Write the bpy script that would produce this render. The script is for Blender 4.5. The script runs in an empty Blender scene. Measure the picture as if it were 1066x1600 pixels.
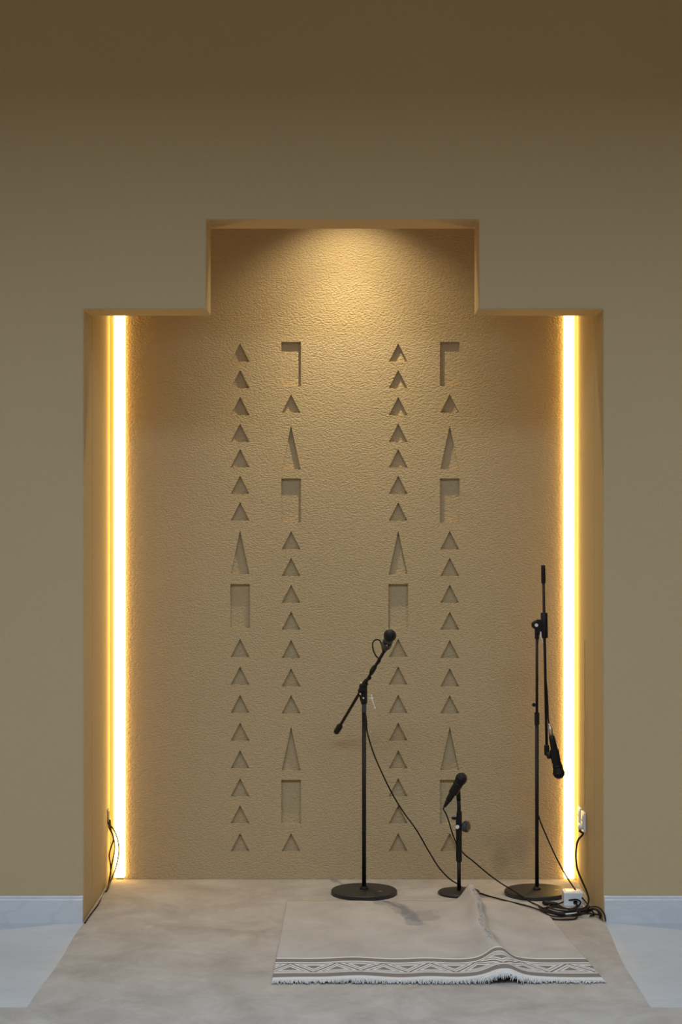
import bpy, bmesh, math, random
from mathutils import Vector, Matrix
from mathutils.geometry import delaunay_2d_cdt

random.seed(7)
scene = bpy.context.scene
C = scene.collection

# ------------------------------------------------------------------ camera
FPX, CX, CY, CAMZ = 2800.0, 533.0, 800.0, 1.6      # focal length in pixels of the 1066x1600 frame
cam_d = bpy.data.cameras.new('camera')
cam_d.sensor_fit = 'VERTICAL'
cam_d.sensor_height = 36.0
cam_d.lens = FPX / 1600.0 * 36.0
cam = bpy.data.objects.new('camera', cam_d)
cam.location = (0, 0, CAMZ)
cam.rotation_euler = (math.pi / 2, 0, 0)
C.objects.link(cam)
scene.camera = cam

# ------------------------------------------------------------------ world, daylight, exposure
world = bpy.data.worlds.new('world')
scene.world = world
world.use_nodes = True
world.node_tree.nodes['Background'].inputs[0].default_value = (0.70, 0.85, 1.0, 1)
world.node_tree.nodes['Background'].inputs[1].default_value = 0.3
scene.view_settings.view_transform = 'Standard'
scene.view_settings.look = 'None'
scene.view_settings.gamma = 1.0
scene.view_settings.use_curve_mapping = False
scene.view_settings.exposure = 0.0


def light(name, kind, loc, rot, energy, color, **kw):
    d = bpy.data.lights.new(name, kind)
    d.energy = energy
    d.color = color
    for k, v in kw.items():
        setattr(d, k, v)
    o = bpy.data.objects.new(name, d)
    o.location = loc
    o.rotation_euler = rot
    C.objects.link(o)
    return o


DAY = (0.585, 0.755, 1.0)
# overcast daylight through the roof light of the hall, between the gallery ceiling and the camera
light('skylight', 'AREA', (0, 1.87, 5.88), (0, 0, 0), 875, DAY, shape='RECTANGLE', size=8.6, size_y=3.8)

# ------------------------------------------------------------------ measures of the niche
YF = 6.99            # face of the hall wall
YB = 7.778           # face of the niche's back panel
BEAM = 0.24          # thickness of the hall wall at the opening
XL, XR = -1.0036, 1.0236          # jambs
UXL, UXR = -0.5260, 0.5385        # upper step
Z1 = 2.391           # lower soffit
Z2 = 2.742           # upper soffit
ZV = 3.32            # ceiling of the void behind the beam
PXL, PXR = -0.936, 0.966          # edges of the carved back panel
CARPET = 0.006
RUG = 0.007


def P(px, py, y):
    return Vector(((px - CX) / FPX * y, y, CAMZ - (py - CY) / FPX * y))


def FL(px, py, z=CARPET):
    y = (CAMZ - z) * FPX / (py - CY)
    return Vector(((px - CX) / FPX * y, y, z))


# ------------------------------------------------------------------ mesh helpers
class MB:
    def __init__(self):
        self.v, self.f, self.s = [], [], []

    def add(self, verts, faces, smooth=False):
        n = len(self.v)
        self.v += [Vector(p) for p in verts]
        self.f += [tuple(i + n for i in f) for f in faces]
        self.s += [smooth] * len(faces)
        return self

    def box(self, lo, hi, bevel=0.0, seg=2):
        bm = bmesh.new()
        bmesh.ops.create_cube(bm, size=1)
        lo, hi = Vector(lo), Vector(hi)
        for v in bm.verts:
            v.co = Vector(((lo.x + hi.x) / 2 + v.co.x * (hi.x - lo.x), (lo.y + hi.y) / 2 + v.co.y * (hi.y - lo.y), (lo.z + hi.z) / 2 + v.co.z * (hi.z - lo.z)))
        if bevel:
            bmesh.ops.bevel(bm, geom=bm.edges[:], offset=bevel, segments=seg, profile=0.5, affect='EDGES')
        self.bm(bm)
        bm.free()
        return self

    def bm(self, bm, mat=None, smooth=False):
        bm.verts.index_update()
        self.add([(mat @ v.co if mat else v.co.copy()) for v in bm.verts], [[v.index for v in f.verts] for f in bm.faces], smooth)

    def tube(self, pts, r, seg=10, caps=True):
        pts = [Vector(p) for p in pts]
        n = len(pts)
        rs = r if isinstance(r, (list, tuple)) else [r] * n
        t0 = (pts[1] - pts[0]).normalized()
        up = Vector((0, 0, 1)) if abs(t0.z) < 0.9 else Vector((0, 1, 0))
        nrm = (up - t0 * up.dot(t0)).normalized()
        verts = []
        for i in range(n):
            t = (pts[min(i + 1, n - 1)] - pts[max(i - 1, 0)])
            t = t.normalized() if t.length > 1e-9 else t0
            nrm = nrm - t * nrm.dot(t)
            nrm = nrm.normalized() if nrm.length > 1e-6 else t.orthogonal().normalized()
            b = t.cross(nrm)
            for k in range(seg):
                a = 2 * math.pi * k / seg
                verts.append(pts[i] + (nrm * math.cos(a) + b * math.sin(a)) * rs[i])
        faces = []
        for i in range(n - 1):
            for k in range(seg):
                k2 = (k + 1) % seg
                faces.append((i * seg + k, i * seg + k2, (i + 1) * seg + k2, (i + 1) * seg + k))
        self.add(verts, faces, True)
        if caps:
            m = len(self.v) - n * seg
            self.f += [tuple(m + k for k in reversed(range(seg))), tuple(m + (n - 1) * seg + k for k in range(seg))]
            self.s += [False, False]
        return self

    def lathe(self, prof, origin, axis=(0, 0, 1), seg=32):
        """prof: list of (radius, height along axis); sharp edges where a point is doubled"""
        q = Vector(axis).normalized().to_track_quat('Z', 'Y').to_matrix()
        o = Vector(origin)
        verts, faces = [], []
        for r, h in prof:
            for k in range(seg):
                a = 2 * math.pi * k / seg
                verts.append(o + q @ Vector((r * math.cos(a), r * math.sin(a), h)))
        for i in range(len(prof) - 1):
            if prof[i] == prof[i + 1]:
                continue
            for k in range(seg):
                k2 = (k + 1) % seg
                faces.append((i * seg + k, i * seg + k2, (i + 1) * seg + k2, (i + 1) * seg + k))
        self.add(verts, faces, True)
        m = len(self.v) - len(prof) * seg
        self.f += [tuple(m + k for k in reversed(range(seg))), tuple(m + (len(prof) - 1) * seg + k for k in range(seg))]
        self.s += [False, False]
        return self

    def cyl(self, a, b, r, seg=20, bev=0.0):
        a, b = Vector(a), Vector(b)
        L = (b - a).length
        c = min(bev, L / 3, r / 2)
        pr = [(r, 0), (r, L)] if c == 0 else [(r - c, 0), (r - c, 0), (r, c), (r, c), (r, L - c), (r, L - c), (r - c, L), (r - c, L)]
        return self.lathe(pr, a, b - a, seg)

    def ball(self, c, r, axis=(0, 0, 1), squash=1.0, seg=24, rings=14):
        pr = []
        for i in range(rings + 1):
            a = -math.pi / 2 + math.pi * i / rings
            pr.append((max(r * math.cos(a), 1e-5), r * squash * math.sin(a)))
        return self.lathe(pr, c, axis, seg)

    def mesh(self, name, origin=(0, 0, 0)):
        me = bpy.data.meshes.new(name)
        o = Vector(origin)
        me.from_pydata([tuple(p - o) for p in self.v], [], self.f)
        me.polygons.foreach_set('use_smooth', self.s)
        me.update()
        return me


def world_loc(o):
    p = Vector((0, 0, 0))
    while o is not None:
        p += o.location
        o = o.parent
    return p


def obj(name, mb, mat, parent=None, label=None, category=None, group=None, kind=None, origin=None):
    if origin is None:
        origin = world_loc(parent) if parent else Vector((0, 0, 0))
    me = mb.mesh(name, origin)
    me.materials.append(mat)
    o = bpy.data.objects.new(name, me)
    C.objects.link(o)
    if parent:
        o.parent = parent
        o.location = Vector(origin) - world_loc(parent)
    else:
        o.location = origin
    tag(o, label, category, group, kind)
    return o


def tag(o, label=None, category=None, group=None, kind=None):
    if label: o['label'] = label
    if category: o['category'] = category
    if group: o['group'] = group
    if kind: o['kind'] = kind
    return o


def thing(name, loc, label, category, group=None):
    o = bpy.data.objects.new(name, None)
    o.empty_display_size = 0.1
    o.location = loc
    C.objects.link(o)
    return tag(o, label, category, group)


def spline(pts, step=0.008):
    pts = [Vector(p) for p in pts]
    out = []
    n = len(pts)
    for i in range(n - 1):
        p0 = pts[i - 1] if i > 0 else pts[0] * 2 - pts[1]
        p1, p2 = pts[i], pts[i + 1]
        p3 = pts[i + 2] if i + 2 < n else pts[-1] * 2 - pts[-2]
        m = max(2, int((p2 - p1).length / step))
        # centripetal-like: chord based tangents keep loops smooth
        d01, d12, d23 = [max((b - a).length, 1e-6) ** 0.5 for a, b in ((p0, p1), (p1, p2), (p2, p3))]
        m1 = (p2 - p1) + ((p1 - p0) / d01 - (p2 - p0) / (d01 + d12)) * d12
        m2 = (p2 - p1) + ((p3 - p2) / d23 - (p3 - p1) / (d12 + d23)) * d12
        for k in range(m):
            t = k / m
            t2, t3 = t * t, t * t * t
            out.append(p1 * (2 * t3 - 3 * t2 + 1) + m1 * (t3 - 2 * t2 + t) + p2 * (-2 * t3 + 3 * t2) + m2 * (t3 - t2))
    out.append(pts[-1])
    return out


# ------------------------------------------------------------------ materials
def srgb(r, g, b):
    return tuple(((c / 255) / 12.92 if c <= 10 else ((c / 255 + 0.055) / 1.055) ** 2.4) for c in (r, g, b)) + (1,)


class NT:
    def __init__(self, name):
        self.m = bpy.data.materials.new(name)
        self.m.use_nodes = True
        self.t = self.m.node_tree
        self.b = self.t.nodes['Principled BSDF']

    def n(self, kind, **ins):
        x = self.t.nodes.new(kind)
        for k, v in ins.items():
            self.set(x, k, v)
        return x

    def set(self, x, k, v):
        key = int(k[1:]) if k[0] == 'i' and k[1:].isdigit() else k.replace('_', ' ')
        s = x.inputs[key]
        if isinstance(v, bpy.types.NodeSocket):
            self.t.links.new(v, s)
        else:
            s.default_value = v

    def math(self, op, a, b=0.0, c=0.0, clamp=False):
        x = self.t.nodes.new('ShaderNodeMath')
        x.operation = op
        x.use_clamp = clamp
        for i, v in enumerate((a, b, c)):
            if isinstance(v, bpy.types.NodeSocket):
                self.t.links.new(v, x.inputs[i])
            else:
                x.inputs[i].default_value = v
        return x.outputs[0]

    def mix(self, f, a, b):
        x = self.t.nodes.new('ShaderNodeMix')
        x.data_type = 'RGBA'
        for i, v in ((0, f), (6, a), (7, b)):
            if isinstance(v, bpy.types.NodeSocket):
                self.t.links.new(v, x.inputs[i])
            else:
                x.inputs[i].default_value = v
        return x.outputs[2]

    def ramp(self, f, stops):
        x = self.t.nodes.new('ShaderNodeValToRGB')
        el = x.color_ramp.elements
        while len(el) < len(stops):
            el.new(0.5)
        for e, (p, c) in zip(el, stops):
            e.position = p
            e.color = c if len(c) == 4 else tuple(c) + (1,)
        self.t.links.new(f, x.inputs[0])
        return x.outputs[0]

    def noise(self, scale, detail=2.0, rough=0.5, dist=0.0, vec=None):
        x = self.n('ShaderNodeTexNoise', Scale=scale, Detail=detail, Roughness=rough, Distortion=dist)
        self.t.links.new(vec if vec is not None else self.coord(), x.inputs['Vector'])
        return x.outputs[0]

    def coord(self, which='Object'):
        if not hasattr(self, 'tc'):
            self.tc = self.t.nodes.new('ShaderNodeTexCoord')
        return self.tc.outputs[which]

    def xyz(self, which='Object'):
        s = self.n('ShaderNodeSeparateXYZ')
        self.t.links.new(self.coord(which), s.inputs[0])
        return s.outputs

    def mapping(self, scale, which='Object'):
        x = self.t.nodes.new('ShaderNodeMapping')
        x.inputs['Scale'].default_value = scale
        self.t.links.new(self.coord(which), x.inputs[0])
        return x.outputs[0]

    def bump(self, h, strength, dist):
        x = self.n('ShaderNodeBump', Strength=strength, Distance=dist, Height=h)
        self.t.links.new(x.outputs[0], self.b.inputs['Normal'])

    def base(self, c, rough=0.8, spec=0.3, metal=0.0):
        self.set(self.b, 'Base_Color', c)
        self.set(self.b, 'Roughness', rough)
        self.set(self.b, 'Specular_IOR_Level', spec)
        self.set(self.b, 'Metallic', metal)
        return self


WALL = (0.46, 0.345, 0.19, 1)


def mat_paint():
    m = NT('wall_paint')
    n = m.noise(1.3, 3)
    c = m.mix(n, (WALL[0] * 0.95, WALL[1] * 0.95, WALL[2] * 0.95, 1), (WALL[0] * 1.05, WALL[1] * 1.05, WALL[2] * 1.05, 1))
    m.base(c, 0.85, 0.2)
    m.bump(m.math('ADD', m.noise(170, 3, 0.6), m.math('MULTIPLY', m.noise(45, 2), 0.7)), 0.5, 0.0022)
    return m.m


def mat_stucco():
    m = NT('carved_stucco')
    x, y, z = m.xyz()
    n = m.noise(1.5, 3)
    c = m.mix(n, (WALL[0] * 0.95, WALL[1] * 0.95, WALL[2] * 0.95, 1), (WALL[0] * 1.05, WALL[1] * 1.05, WALL[2] * 1.05, 1))
    # scuffed grey smudges low on the right of the panel
    w = m.noise(9, 3)
    masks = None
    for (sx, sz, rx, rz, k) in ((0.705, 0.105, 0.055, 0.06, 0.30), (0.775, 0.15, 0.06, 0.09, 0.22), (0.735, 0.175, 0.12, 0.05, 0.16), (0.69, 0.06, 0.03, 0.04, 0.2)):
        dx = m.math('DIVIDE', m.math('SUBTRACT', x, sx), rx)
        dz = m.math('DIVIDE', m.math('SUBTRACT', z, sz), rz)
        d = m.math('ADD', m.math('MULTIPLY', dx, dx), m.math('MULTIPLY', dz, dz))
        d = m.math('ADD', d, m.math('MULTIPLY', m.math('SUBTRACT', w, 0.5), 3.2))
        e = m.math('MULTIPLY', m.math('SUBTRACT', 1.2, d, clamp=True), k)
        masks = e if masks is None else m.math('MAXIMUM', masks, e)
    c = m.mix(masks, c, (0.17, 0.15, 0.12, 1))
    m.base(c, 0.85, 0.2)
    v = m.mapping((1, 1, 1.5))
    vo = m.n('ShaderNodeTexVoronoi', Scale=115.0, Randomness=1.0)
    m.t.links.new(m.mapping((0.8, 1, 1.25)), vo.inputs['Vector'])
    grain = m.math('SUBTRACT', 1.0, vo.outputs[0])
    h = m.math('ADD', m.noise(140, 3, 0.6, 0.0, v), m.math('MULTIPLY', grain, 0.75))
    h = m.math('ADD', h, m.math('MULTIPLY', m.noise(45, 2, 0.5, 0.0, v), 0.3))
    m.bump(h, 0.75, 0.0045)
    return m.m


def mat_marble(name, k=1.0):
    m = NT(name)
    v = m.mapping((1.0, 2.6, 2.0))
    n = m.noise(2.2, 6, 0.6, 1.8, v)
    vein = m.math('ABSOLUTE', m.math('SUBTRACT', n, 0.5))
    vein = m.math('SUBTRACT', 1.0, m.math('MULTIPLY', vein, 16, clamp=True), clamp=True)
    n2 = m.noise(1.4, 4, 0.5, 0.6, v)
    c = m.mix(n2, (0.44 * k, 0.45 * k, 0.45 * k, 1), (0.56 * k, 0.55 * k, 0.53 * k, 1))
    c = m.mix(m.math('MULTIPLY', vein, 0.25), c, (0.36, 0.38, 0.40, 1))
    m.base(c, 0.28, 0.45)
    return m.m


def mat_carpet():
    m = NT('carpet_felt')
    v = m.mapping((1.0, 0.85, 1.0))
    n = m.noise(4.4, 6, 0.68, 0.5, v)
    c = m.ramp(n, [(0.3, (0.315, 0.275, 0.225)), (0.5, (0.39, 0.345, 0.29)), (0.7, (0.46, 0.415, 0.355))])
    n2 = m.noise(9, 4, 0.6, 0.3, v)
    spot = m.math('MULTIPLY', m.math('SUBTRACT', n2, 0.64, clamp=True), 4.0, clamp=True)
    c = m.mix(spot, c, (0.52, 0.49, 0.44, 1))
    n3 = m.noise(5.0, 3, 0.5, 0.5, v)
    dark = m.math('MULTIPLY', m.math('SUBTRACT', 0.33, n3, clamp=True), 3.0, clamp=True)
    c = m.mix(dark, c, (0.30, 0.265, 0.225, 1))
    m.base(c, 0.95, 0.1)
    h = m.math('ADD', m.noise(500, 2), m.math('MULTIPLY', n2, 3.0))
    m.bump(h, 0.35, 0.003)
    return m.m


def mat_rug():
    m = NT('woven_rug')
    x, y, z = m.xyz('UV')
    pile = (0.46, 0.42, 0.36, 1)
    n = m.noise(4.0, 5, 0.6, 0.4, m.mapping((1, 0.8, 1), 'UV'))
    pile = m.ramp(n, [(0.3, (0.37, 0.335, 0.295)), (0.52, (0.43, 0.39, 0.345)), (0.72, (0.49, 0.45, 0.405))])
    # grey stain near the back edge
    w = m.noise(11, 4, 0.6, 0.6, m.coord('UV'))
    st = None
    for (sx, sy, rx, ry, ang) in ((0.505, 1.13, 0.05, 0.14, 0.25), (0.585, 0.98, 0.075, 0.11, -0.1), (0.43, 1.24, 0.045, 0.06, 0.0)):
        dx, dy = m.math('SUBTRACT', x, sx), m.math('SUBTRACT', y, sy)
        ca, sa = math.cos(ang), math.sin(ang)
        ex = m.math('DIVIDE', m.math('ADD', m.math('MULTIPLY', dx, ca), m.math('MULTIPLY', dy, sa)), rx)
        ey = m.math('DIVIDE', m.math('SUBTRACT', m.math('MULTIPLY', dy, ca), m.math('MULTIPLY', dx, sa)), ry)
        d = m.math('ADD', m.math('MULTIPLY', ex, ex), m.math('MULTIPLY', ey, ey))
        d = m.math('ADD', d, m.math('MULTIPLY', m.math('SUBTRACT', w, 0.5), 3.5))
        e = m.math('MULTIPLY', m.math('SUBTRACT', 1.0, d), 2.5, clamp=True)
        st = e if st is None else m.math('MAXIMUM', st, e)
    pile = m.mix(m.math('MULTIPLY', st, 0.75), pile, (0.29, 0.265, 0.235, 1))
    grey, white = (0.205, 0.175, 0.15, 1), (0.62, 0.60, 0.56, 1)
    # zigzag band with nested triangles, 0.155..0.30 m from the front edge
    PER = 0.166
    b0, b1 = 0.113, 0.236
    vv = m.math('DIVIDE', m.math('SUBTRACT', y, b0), b1 - b0)
    ph = m.math('FRACT', m.math('DIVIDE', m.math('ADD', x, PER * 0.168), PER))
    tri = m.math('SUBTRACT', 1.0, m.math('ABSOLUTE', m.math('SUBTRACT', m.math('MULTIPLY', ph, 2.0), 1.0)))
    d = m.math('SUBTRACT', tri, vv)                      # >0 inside the upright triangles
    up = m.math('MINIMUM', m.math('MULTIPLY', d, 0.62), vv)
    dn = m.math('MINIMUM', m.math('MULTIPLY', d, -0.62), m.math('SUBTRACT', 1.0, vv))
    lv = m.math('MAXIMUM', up, dn)                       # depth inside either triangle
    x1 = m.n('ShaderNodeValToRGB')
    x1.color_ramp.interpolation = 'CONSTANT'
    el = x1.color_ramp.elements
    while len(el) < 5:
        el.new(0.5)
    for e, (p, c) in zip(el, ((0, grey), (0.045, white), (0.12, grey), (0.165, white), (0.245, grey))):
        e.position, e.color = p, c
    m.t.links.new(lv, x1.inputs[0])
    zig = x1.outputs[0]
    x2 = m.n('ShaderNodeValToRGB')
    x2.color_ramp.interpolation = 'CONSTANT'
    el = x2.color_ramp.elements
    stops = ((0.0, white), (0.050, grey), (0.098, white), (0.113, grey), (0.236, white), (0.251, grey), (0.298, white), (0.316, (0, 0, 0, 1)))
    while len(el) < len(stops):
        el.new(0.5)
    for e, (p, c) in zip(el, stops):
        e.position, e.color = p, c
    m.t.links.new(y, x2.inputs[0])
    inband = m.math('MULTIPLY', m.math('GREATER_THAN', y, b0), m.math('LESS_THAN', y, b1))
    border = m.mix(inband, x2.outputs[0], zig)
    c = m.mix(m.math('LESS_THAN', y, 0.316), pile, border)
    m.base(c, 0.95, 0.1)
    wv = m.n('ShaderNodeTexWave', Scale=90.0, Distortion=0.5)
    wv.bands_direction = 'Y'
    m.t.links.new(m.coord('UV'), wv.inputs['Vector'])
    m.bump(m.math('ADD', m.math('MULTIPLY', wv.outputs[1], 0.4), m.noise(300, 2, 0.5, 0, m.coord('UV'))), 0.3, 0.003)
    return m.m


def mat_plain(name, col, rough=0.5, spec=0.4, metal=0.0, grain=0.0, gs=200):
    m = NT(name)
    c = col if len(col) == 4 else tuple(col) + (1,)
    n = m.noise(gs / 8, 2)
    cc = m.mix(n, tuple(k * 0.93 for k in c[:3]) + (1,), tuple(min(1, k * 1.07) for k in c[:3]) + (1,))
    m.base(cc, rough, spec, metal)
    if grain:
        m.bump(m.noise(gs, 2), grain, 0.001)
    return m.m


def mat_grille():
    m = NT('steel_mesh_grille')
    v = m.n('ShaderNodeTexVoronoi', Scale=520.0)
    m.t.links.new(m.coord(), v.inputs['Vector'])
    c = m.ramp(v.outputs[0], [(0.15, (0.002, 0.002, 0.002)), (0.6, (0.011, 0.010, 0.010))])
    m.base(c, 0.55, 0.3, 0.2)
    m.bump(v.outputs[0], 0.6, 0.001)
    return m.m


def mat_emit(name, col, strength):
    m = NT(name)
    m.base((0.8, 0.8, 0.8, 1), 0.4, 0.3)
    m.set(m.b, 'Emission_Color', tuple(col) + (1,))
    m.set(m.b, 'Emission_Strength', strength)
    return m.m


LED_COL, LED_STR = (1.0, 0.63, 0.17), 9.0
M = dict(
    paint=mat_paint(), stucco=mat_stucco(),
    floor=mat_marble('floor_marble', 1.0), skirt=mat_marble('skirting_marble', 1.14),
    carpet=mat_carpet(), rug=mat_rug(),
    fringe=mat_plain('cotton_fringe', (0.53, 0.51, 0.47), 0.95, 0.1),
    wool=mat_plain('worn_wool', (0.50, 0.46, 0.41), 0.95, 0.1),
    black=mat_plain('black_powder_coat', (0.009, 0.008, 0.0075), 0.5, 0.25, 0, 0.3, 600),
    base=mat_plain('black_cast_iron', (0.024, 0.022, 0.020), 0.5, 0.35, 0, 0.5, 400),
    plastic=mat_plain('black_plastic', (0.009, 0.008, 0.008), 0.45, 0.25),
    grey=mat_plain('blue_grey_plastic', (0.035, 0.040, 0.048), 0.45, 0.4),
    rubber=mat_plain('black_rubber_cable', (0.007, 0.006, 0.0055), 0.6, 0.22),
    chrome=mat_plain('chrome', (0.85, 0.84, 0.82), 0.3, 0.6, 0.35),
    nickel=mat_plain('brushed_nickel', (0.55, 0.53, 0.50), 0.35, 0.5, 1.0),
    white=mat_plain('white_plastic', (0.74, 0.74, 0.73), 0.35, 0.5),
    bronze=mat_plain('dark_bronze_plate', (0.10, 0.075, 0.05), 0.5, 0.3),
    dark=mat_plain('dark_opening', (0.01, 0.01, 0.01), 0.8, 0.1),
    grille=mat_grille(),
    alu=mat_plain('aluminium_channel', (0.6, 0.6, 0.6), 0.4, 0.5, 1.0),
    led=mat_emit('warm_led_diffuser', LED_COL, LED_STR),
    ceil=mat_plain('ceiling_timber', (0.26, 0.165, 0.08), 0.9, 0.2),
    hall=mat_plain('hall_wall_paint', (0.34, 0.23, 0.12), 0.9, 0.2),
    frame=mat_plain('window_frame_paint', (0.2, 0.2, 0.2), 0.5, 0.3),
)
g = NT('clear_glass')
g.base((1, 1, 1, 1), 0.02, 0.5)
g.set(g.b, 'Transmission_Weight', 1.0)
M['glass'] = g.m
lampm = mat_emit('warm_lamp_lens', (1.0, 0.8, 0.5), 3.0)

# ------------------------------------------------------------------ the setting
HX, HYB, HZ = 4.5, -2.5, 5.9       # half width, rear and height of the hall


def prism(mb, poly, y0, y1, tris=None):
    """extrude a polygon given in (x, z) from y0 to y1"""
    n = len(poly)
    if tris is None:
        vs = [Vector((a, b)) for a, b in poly]
        r = delaunay_2d_cdt(vs, [(i, (i + 1) % n) for i in range(n)], [list(range(n))], 1, 1e-6)
        poly, tris = [(v.x, v.y) for v in r[0]], r[2]
        n0 = n
    v = [(a, y0, b) for a, b in poly] + [(a, y1, b) for a, b in poly]
    m = len(poly)
    f = [tuple(t) for t in tris] + [tuple(reversed([i + m for i in t])) for t in tris]
    f += [(i, i + m, (i + 1) % n + m, (i + 1) % n) for i in range(n)]
    mb.add(v, f)


def fix(o):
    bm = bmesh.new()
    bm.from_mesh(o.data)
    bmesh.ops.recalc_face_normals(bm, faces=bm.faces)
    bm.to_mesh(o.data)
    bm.free()
    return o


# hall wall with the stepped opening
mb = MB()
outline = [(-HX, 0), (XL, 0), (XL, Z1), (UXL, Z1), (UXL, Z2), (UXR, Z2), (UXR, Z1), (XR, Z1), (XR, 0), (HX, 0), (HX, HZ), (-HX, HZ)]
prism(mb, outline, YF, YF + BEAM)
wall_back = fix(obj('wall_back', mb, M['paint'], kind='structure', label='beige plastered wall with a stepped opening'))
bev = wall_back.modifiers.new('soft_edges', 'BEVEL')
bev.width, bev.segments, bev.limit_method = 0.006, 2, 'ANGLE'

YW = YB + 0.065                    # plane behind the carved panel
mb = MB().box((XL - 0.2, YF + BEAM, 0), (XL, YW + 0.1, ZV + 0.1))
obj('wall_niche_left', mb, M['paint'], kind='structure', label='left jamb of the niche')
mb = MB().box((XR, YF + BEAM, 0), (XR + 0.2, YW + 0.1, ZV + 0.1))
obj('wall_niche_right', mb, M['paint'], kind='structure', label='right jamb of the niche')
mb = MB().box((XL, YW, 0), (XR, YW + 0.1, ZV + 0.1))
mb.box((XL, YB, 0), (-0.9875, YW, ZV))
mb.box((1.0175, YB, 0), (XR, YW, ZV))
obj('wall_niche_rear', mb, M['paint'], kind='structure', label='plaster behind the carved panel')
mb = MB().box((XL, YF + BEAM, ZV), (XR, YW, ZV + 0.1))
obj('ceiling_niche', mb, M['paint'], kind='structure', label='hidden ceiling above the niche')

# faint vertical plaster crack on the right jamb
mb = MB()
cp = [(XR - 0.0002, 7.52 + 0.004 * math.sin(i * 1.7) + random.uniform(-.002, .002), 1.06 - i * 0.03) for i in range(24)]
mb.tube(cp, 0.0009, 4)
obj('trim_1', mb, mat_plain('crack_shadow', (0.16, 0.11, 0.07), 0.9, 0.1), kind='structure', label='thin vertical crack in the right jamb')

# ---- carved back panel: face with holes, each recess a part of its own
TRI_H, TALL_H, RECT_H, TRI_W, RECT_W, DEPTH = 0.0795, 0.190, 0.191, 0.082, 0.085, 0.017
colA = [('t', 565), ('t', 606.5), ('t', 648.7), ('t', 690.5), ('t', 730), ('t', 771.6), ('t', 813.4), ('l', 897), ('r', 981.3),
        ('t', 1026.5), ('t', 1069.8), ('t', 1114), ('t', 1157.3), ('t', 1200.6), ('t', 1244.4), ('t', 1286.5), ('t', 1330)]
colB = [('r', 603), ('t', 644.8), ('l', 733), ('r', 816.3), ('t', 858.3), ('t', 900), ('t', 942), ('t', 984), ('t', 1028.4),
        ('t', 1072.6), ('t', 1114.7), ('l', 1203.8), ('r', 1287.3), ('t', 1330)]
shape = {'t': [(-TRI_W / 2, 0), (TRI_W / 2, 0), (0, TRI_H)], 'l': [(-TRI_W / 2, 0), (TRI_W / 2, 0), (0, TALL_H)],
         'r': [(-RECT_W / 2, 0), (RECT_W / 2, 0), (RECT_W / 2, RECT_H), (-RECT_W / 2, RECT_H)]}
holes = []
for cx, col in ((375.3, colA), (455.0, colB), (622.4, colA), (703.0, colB)):
    for k, by in col:
        p = P(cx, by, YB)
        holes.append((k, p.x, p.z))
vs = [Vector((PXL, 0)), Vector((PXR, 0)), Vector((PXR, ZV)), Vector((PXL, ZV))]
es = [(0, 1), (1, 2), (2, 3), (3, 0)]
for k, hx, hz in holes:
    n = len(vs)
    sh = shape[k]
    vs += [Vector((hx + a, hz + b)) for a, b in sh]
    es += [(n + i, n + (i + 1) % len(sh)) for i in range(len(sh))]
r = delaunay_2d_cdt(vs, es, [], 0, 1e-6)


def in_hole(c):
    for k, hx, hz in holes:
        if k == 'r':
            if abs(c.x - hx) < RECT_W / 2 and hz < c.y < hz + RECT_H:
                return True
        else:
            H = TRI_H if k == 't' else TALL_H
            if hz < c.y < hz + H and abs(c.x - hx) < TRI_W / 2 * (1 - (c.y - hz) / H):
                return True
    return False


mb = MB()
tr = [t for t in r[2] if not in_hole((r[0][t[0]] + r[0][t[1]] + r[0][t[2]]) / 3)]
mb.add([(v.x, YB, v.y) for v in r[0]], [tuple(t) for t in tr])
mb.add([(PXL, YB, 0), (PXL, YW, 0), (PXL, YW, ZV), (PXL, YB, ZV)], [(0, 1, 2, 3)])
mb.add([(PXR, YB, 0), (PXR, YW, 0), (PXR, YW, ZV), (PXR, YB, ZV)], [(3, 2, 1, 0)])
panel = obj('wall_niche_back', mb, M['stucco'], kind='structure', label='textured stucco panel carved with triangles and rectangles')
bm = bmesh.new()
bm.from_mesh(panel.data)
for f in bm.faces:
    f.normal_update()
    if abs(f.normal.y) > 0.5 and f.normal.y > 0:
        f.normal_flip()
bm.to_mesh(panel.data)
bm.free()

rec_mesh = {}
for k, nm in (('t', 'triangle_recess'), ('l', 'tall_triangle_recess'), ('r', 'rectangle_recess')):
    sh = shape[k]
    n = len(sh)
    m2 = MB()
    v = [(a, 0, b) for a, b in sh] + [(a, DEPTH, b) for a, b in sh]
    m2.add(v, [tuple(range(n, 2 * n))] + [(i, i + n, (i + 1) % n + n, (i + 1) % n) for i in range(n)])
    me = m2.mesh(nm)
    me.materials.append(M['stucco'])
    me.materials.append(M['paint'])
    for p in me.polygons:
        p.material_index = 0 if p.index == 0 else 1
    rec_mesh[k] = (nm, me)
for k, hx, hz in holes:
    nm, me = rec_mesh[k]
    o = bpy.data.objects.new(nm, me)
    C.objects.link(o)
    o.parent = panel
    o.location = (hx, YB, hz)

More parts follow.
